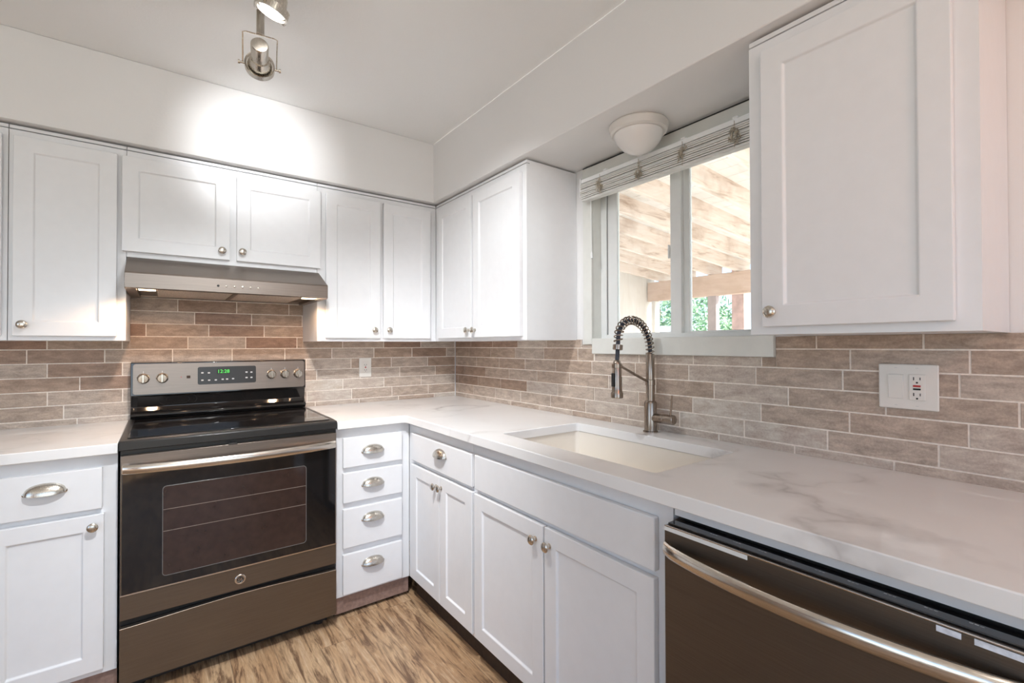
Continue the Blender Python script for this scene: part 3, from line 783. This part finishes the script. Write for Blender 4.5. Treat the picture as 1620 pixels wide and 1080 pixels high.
mm.build('handle', M_chrome_y, dw)

# ------------------------------------------------------------------ outlets
t = thing('wall_outlet', 'small white single outlet plate on the tile right of the range', 'outlet', (-.628, -.004, 1.128))
MB(F_BACK).box(-.666, -.591, .0005, .006, 1.069, 1.185).build('plate', M_plate, t, bevel=.0025)
MB(F_BACK).box(-.645, -.612, .006, .0085, 1.094, 1.160).build('receptacle', M_plate, t, bevel=.001)
m = MB(F_BACK)
for zz in (1.112, 1.143):
    m.box(-.6355, -.6335, .0085, .0089, zz-.004, zz+.004).box(-.6235, -.6215, .0085, .0089, zz-.004, zz+.004)
m.lathe((-.6285, .0085, 1.104), (0, 1, 0), [(0, .002), (.0004, .002)], 8); m.lathe((-.6285, .0085, 1.135), (0, 1, 0), [(0, .002), (.0004, .002)], 8)
m.build('slots', M_dark, t)
MB(F_BACK).box(-.6325, -.6245, .0085, .0095, 1.1235, 1.1305).build('test_button', M_red, t)
t = thing('wall_outlet', 'wide white plate with rocker switch and red-button outlet right of the window', 'outlet', (-.004, -2.4525, 1.145))
MB(F_RIGHT).box(2.389, 2.516, .0005, .0065, 1.085, 1.2055).build('plate', M_plate, t, bevel=.003)
MB(F_RIGHT).prism([(.0065, 1.113), (.0085, 1.113), (.0115, 1.178), (.0065, 1.178)], 2.411, 2.444, 'u').build('rocker_switch', M_plate, t, bevel=.001)
rc = MB(F_RIGHT).box(2.456, 2.490, .0065, .0095, 1.111, 1.179).build('receptacle', M_plate, t, bevel=.0012)
m = MB(F_RIGHT)
for zz in (1.168, 1.126):
    m.box(2.4650, 2.4670, .0095, .0099, zz-.0042, zz+.0042).box(2.4785, 2.4803, .0095, .0099, zz-.0035, zz+.0035)
    m.lathe((2.4728, .0095, zz-.0105), (0, 1, 0), [(0, .0024), (.0004, .0024)], 10)
m.build('slots', M_dark, rc)
MB(F_RIGHT).box(2.4650, 2.4805, .0095, .0112, 1.1460, 1.1510).build('reset_button', M_red, rc)
MB(F_RIGHT).box(2.4650, 2.4805, .0095, .0110, 1.1380, 1.1425).build('test_button', M_dark, rc)
for (su, sz) in ((2.4275, 1.196), (2.4725, 1.196), (2.4275, 1.095), (2.4725, 1.095)):
    MB(F_RIGHT).box(su-.003, su+.003, .0065, .0069, sz-.0005, sz+.0005).build('screw', M_label, t)

# ------------------------------------------------------------------ window
win = bpy.data.objects.new('window_1', None); C.objects.link(win); win.location = (.05, -1.70, 1.285)
struct(win, 'white vinyl sliding window over the sink')
y0, y1, z0, z1 = WO
Ez = 2.0985
# frame fills the opening: u = -y
fr = F_RIGHT
m = MB(fr)
m.box(1.300, 1.334, -.115, -.052, z0, z1).box(2.066, 2.10, -.115, -.052, z0, z1).box(1.334, 2.066, -.115, -.052, z0, z0+.022).box(1.334, 2.066, -.115, -.052, 2.080, z1)
m.build('window_frame', M_trim, win, bevel=.002)
m = MB(fr); m.box(1.3005, 1.3012, -.052, 0, z0, z1).box(1.3, 2.1, -.052, 0, z0, z0+.0008)
m.build('jamb_liner', M_sill, win)
def sash(name, ua, ub, da, db, za, zb, st, bt, stl=None):
    mm = MB(fr); stl = stl or st
    mm.box(ua, ua+stl, da, db, za, zb).box(ub-st, ub, da, db, za, zb).box(ua+stl, ub-st, da, db, za, za+bt).box(ua+stl, ub-st, da, db, zb-bt, zb)
    s = mm.build(name, M_trim, win, bevel=.002)
    MB(fr).box(ua+stl-.004, ub-st+.004, (da+db)/2-.002, (da+db)/2+.002, za+bt-.004, zb-bt+.004).build('glass_pane', M_glass, s, smooth=False)
    return s
s1 = sash('sash', 1.338, 1.726, -.078, -.058, z0+.010, 2.078, .050, .018, .055)
s2 = sash('sash', 1.716, 2.062, -.105, -.085, z0+.018, 2.078, .045, .012, .030)
MB(fr).box(1.664, 1.672, -.070, -.056, 1.615, 1.672).build('latch', M_trim, s1, bevel=.003)
MB(fr).box(1.3345, 1.3375, -.095, -.060, z0+.022, 2.08).build('track_gap', M_dark, win)
# casing, head board and apron
MB(fr).box(1.243, 1.2985, -.004, .010, 1.2625, Ez-.004).build('side_casing', M_sill, win, bevel=.002)
MB(fr).box(1.243, 2.180, -.003, .012, 2.045, Ez-.006).build('head_casing', M_sill, win, bevel=.002)
MB(fr).box(1.243, 2.180, -.002, .009, 2.0935, 2.0985).build('top_gap_shade', M_dark, win)  # black strip painting the shadow line where wall meets soffit
MB(fr).box(1.303, 2.112, -.004, .016, 1.2185, 1.2895).build('apron', M_sill, win, bevel=.003)

# ------------------------------------------------------------------ blind, pulled up
t = thing('window_blind', 'white slatted blind pulled up at the top of the sink window', 'blind', (-.04, -1.69, 1.98))
BU0, BU1 = 1.268, 2.150
def ztop(u): return 2.027
MB(fr).box(BU0+.004, BU1, .018, .050, 2.011, 2.030).build('headrail', M_rail, t, bevel=.002)
r = random.Random(5)
for k in range(9):
    z = 2.006-.0075*k; j = r.uniform(-.003, .003); q = r.uniform(-.002, .002)
    MB(fr).prism([(.016+j, z-.0002), (.034+j, z+.0018), (.054+j, z-.0004), (.054+j, z-.0062), (.034+j, z-.0042), (.016+j, z-.0062)], BU0+.002+q, BU1, 'u').build('slat', M_slat, t)
MB(fr).box(BU0+.01, BU1, .018, .052, 1.926, 1.938).build('bottom_rail', M_slat, t, bevel=.003)
for uc in (1.395, 1.607, 1.809, 2.009):
    m = MB(fr); rn = random.Random(int(uc*1000))
    for q in range(16):
        pts = []; uu_ = uc+rn.uniform(-.018, .018); zz = rn.uniform(1.945, 1.995)
        for j in range(6): pts.append((uu_+rn.uniform(-.010, .010), .056+rn.uniform(0, .007), zz+rn.uniform(-.014, .014)))
        m.tube(pts, .0011, 5)
    m.tube([(uc, .056, 2.02), (uc+.003, .059, 1.97), (uc, .056, 1.93)], .001, 5)
    m.build('ladder_cord', M_tape, t)
for uc in (1.42, 1.607, 1.809, 2.009): MB(fr).box(uc-.009, uc+.009, .012, .053, 2.030, 2.037).build('clip', M_rail, t, bevel=.002)
MB(fr).box(BU0-.004, BU0+.0015, .012, .052, 1.95, 2.036).build('bracket', M_rail, t, bevel=.001)
MB(fr).box(BU1, BU1+.004, .012, .052, 1.95, 2.036).build('bracket', M_rail, t, bevel=.001)
MB(fr).tube([(1.318, .035, 1.93), (1.318, .03, 1.80), (1.318, .028, 1.69)], .0012, 5).lathe((1.318, .028, 1.69), (0, 0, -1), [(0, .002), (.01, .005), (.03, .005), (.034, 0)], 10).build('pull_cord', M_rail, t)

# ------------------------------------------------------------------ flush light under the soffit
t = thing('ceiling_light', 'frosted dome light fixed under the soffit in front of the window', 'ceiling light', (-.147, -1.68, SOF))
MB().lathe((-.147, -1.68, SOF), (0, 0, -1), [(0, .108), (.006, .112), (.030, .106), (.036, .099), (.036, .0)], 40).build('base', M_cream, t)
MB().lathe((-.147, -1.68, SOF-.0362), (0, 0, -1), [(0, .092), (.012, .090), (.03, .080), (.05, .062), (.066, .038), (.075, .015), (.077, 0)], 40).build('glass_dome', M_bulb, t)

# ------------------------------------------------------------------ track light
t = thing('track_light', 'brushed nickel track light with two round gimbal spots on the ceiling', 'track light', (-1.36, -1.25, CEIL))
bar = MB(); bar.lathe((-1.36, -1.45, CEIL), (0, 0, -1), [(0, .06), (.02, .06), (.025, .05), (.025, 0)], 28); bar.build('canopy', M_nickel, t)
MB().box(-1.373, -1.347, -1.95, -1.055, CEIL-.048, CEIL-.026).build('rail', M_nickel, t, bevel=.003)
def spot_head(hc, aim, piv, power, ang=1.75, ringr=.046):
    """hc = centre of the front ring, aim = direction, piv = top of the yoke"""
    aim = Vector(aim).normalized(); hc = Vector(hc); piv = Vector(piv)
    root = MB().lathe(hc, aim, [(-.115, .0), (-.115, .024), (-.110, .027), (-.045, .027), (-.045, .030), (-.012, ringr-.010), (.001, ringr-.006), (.001, 0)], 28).build('spot_head', M_nickel, t)
    MB().lathe(hc, aim, [(-.010, ringr-.004), (-.012, ringr+.001), (.010, ringr+.001), (.011, ringr-.004), (-.010, ringr-.004)], 36, False).build('ring', M_nickel, root)
    MB().lathe(hc, aim, [(.0012, 0), (.0012, ringr-.008), (.0025, ringr-.009), (.004, 0)], 30).build('lens', M_glow, root)
    side = aim.cross(Vector((0, 0, 1))).normalized()
    up = (piv-hc); w_ = ringr+.006
    Y = [hc-side*w_, hc-side*w_+up*.5, hc-side*w_+up*.97, piv-side*(w_-.01), piv, piv+side*(w_-.01), hc+side*w_+up*.97, hc+side*w_+up*.5, hc+side*w_]
    MB().tube(Y, .0022, 6).build('yoke', M_nickel, root)
    for s in (-1, 1): MB().lathe(hc+side*s*(w_-.005), side*s, [(0, .004), (.012, .004), (.013, .007), (.019, .007), (.019, 0)], 12).build('pivot_screw', M_nickel, root)
    stem = MB().box(piv.x-.012, piv.x+.012, piv.y-.007, piv.y+.007, piv.z, CEIL-.048); stem.build('stem', M_nickel, root, bevel=.002)
    l = spot('track_spot', hc+aim*.012, hc+aim, power, (.96, .98, 1), ang, .9, .03)
    return root
spot_head((-1.346, -1.00, 2.237), (.14, .95, -.10), (-1.352, -1.050, 2.318), 15, 1.2)
spot_head((-1.345, -1.235, 2.300), (-.28, .237, -.93), (-1.36, -1.25, 2.385), 16)
spot_head((-1.30, -1.60, 2.290), (.78, .50, -.82), (-1.36, -1.60, 2.385), 46, 1.35)  # unseen head added to light the corner and the counter
spot_head((-1.40, -1.86, 2.290), (.16, .58, -.80), (-1.36, -1.86, 2.385), 95, 1.45)  # unseen head added to light the drawers and the range

# ------------------------------------------------------------------ outside: patio roof, wall, posts, trees
struct(MB().box(.13, 40, -25, 25, -.20, -.15).build('ground', M_ground, smooth=False), 'pale concrete patio outside the window')
XB, SL = 4.0, .08
def rz(x): return 2.150+SL*(XB-x)
t = thing('patio_roof', 'whitewashed timber patio roof seen through the window', 'patio roof', (2.2, -1, 2.2))
ys_ = [1.22, .85, .474, .111, -.26, -.63, -1.0, -1.37, -1.74, -2.11, -2.48, -2.85]
for y in ys_:
    m = MB(); h_ = .145
    A = [m.v(x, yy, rz(x)+dz) for x, dz in ((.14, 0), (4.25, 0), (4.25, h_), (.14, h_)) for yy in (y-.02, y+.02)]
    q = lambda *i: m.face([A[j] for j in i])
    q(0, 1, 3, 2); q(2, 3, 5, 4); q(4, 5, 7, 6); q(6, 7, 1, 0); q(0, 2, 4, 6); q(1, 3, 5, 7)
    m.build('rafter', M_rafter, t, smooth=False)
k = 0; x = .14
m = MB()
while x < 4.3:
    m2 = m; x2 = min(x+.14, 4.3); h0, h1 = rz(x)+.1455, rz(x2)+.1455
    A = [m.v(xx, yy, zz) for xx, hh in ((x, h0), (x2-.006, h1)) for yy in (-3.2, 1.5) for zz in (hh, hh+.02)]
    for f in ((0, 1, 3, 2), (4, 6, 7, 5), (0, 4, 5, 1), (2, 3, 7, 6), (0, 2, 6, 4), (1, 5, 7, 3)): m.face([A[j] for j in f])
    x += .14
m.build('deck_boards', M_deck, t, smooth=False)
MB().box(3.96, 4.05, -3.2, 1.42, 1.878, 2.147).build('beam', M_beam, t, bevel=.004)
MB().box(.13, .14, -3.2, 1.5, 2.3, 2.62).build('ledger', M_beam, t)
struct(MB().box(.13, 4.15, 1.44, 1.55, -.15, 2.70).build('wall_outside', M_siding, smooth=False), 'pale boarded wall closing the left side of the patio')
tag(MB().box(3.95, 4.06, 1.285, 1.345, -.15, 1.877).build('patio_post', M_siding, bevel=.003), 'slim cream post below the left end of the patio beam', 'post')
tag(MB().box(3.97, 4.05, .385, .50, -.15, 1.877).build('patio_post', M_post, bevel=.003), 'grey-mauve post below the patio beam, seen through the right pane', 'post')
tag(MB().box(4.3, 4.42, .20, .36, -.15, 2.3).build('patio_post', M_brick, bevel=.003), 'reddish post standing just behind the grey patio post', 'post')
t = thing('garden_fence', 'low white rail fence seen through the bottom of the left pane', 'fence', (4.7, 1.7, -.15))
for z in (1.50, 1.25, 1.0): MB().box(4.66, 4.70, 1.45, 2.6, z-.05, z+.05).build('rail', M_trim, t)
for y in (1.5, 2.5): MB().box(4.70, 4.78, y-.04, y+.04, -.15, 1.56).build('post', M_trim, t)
def tree(x, y, h, rad, label, seed):
    r = random.Random(seed); t = thing('tree', label, 'tree', (x, y, -.15))
    MB().tube([(x, y, -.15), (x+.05, y+.03, h*.4), (x, y-.05, h*.8)], [.12, .09, .05], 8).build('trunk', M_bark, t)
    m = MB()
    for k in range(4200):
        a = r.uniform(0, 2*PI); b = math.acos(r.uniform(-1, 1)); q = r.uniform(.55, 1)**.5
        c = Vector((x+rad*q*math.sin(b)*math.cos(a), y+rad*q*math.sin(b)*math.sin(a), h*.55+h*.48*q*math.cos(b)))
        s = r.uniform(.04, .09); e1 = Vector((r.gauss(0, 1), r.gauss(0, 1), r.gauss(0, 1))).normalized(); e2 = e1.orthogonal().normalized()
        m.face([m.v(*(c+e1*s)), m.v(*(c+e2*s*.55)), m.v(*(c-e1*s)), m.v(*(c-e2*s*.55))])
    m.build('foliage', M_leaf, t, smooth=False)
tree(8.0, 3.7, 2.7, 1.4, 'green tree behind the left end of the patio beam', 1)
tree(11.6, 1.9, 3.1, 1.5, 'green tree seen just left of the grey patio post', 2)
tree(8.2, -.4, 2.7, 1.5, 'green tree seen right of the reddish post', 3)
tree(11.5, -3.2, 3.1, 1.7, 'green tree half hidden behind the right wall cabinet', 4)
tree(11.0, 6.4, 3.1, 1.6, 'green tree furthest left beyond the boarded wall', 5)
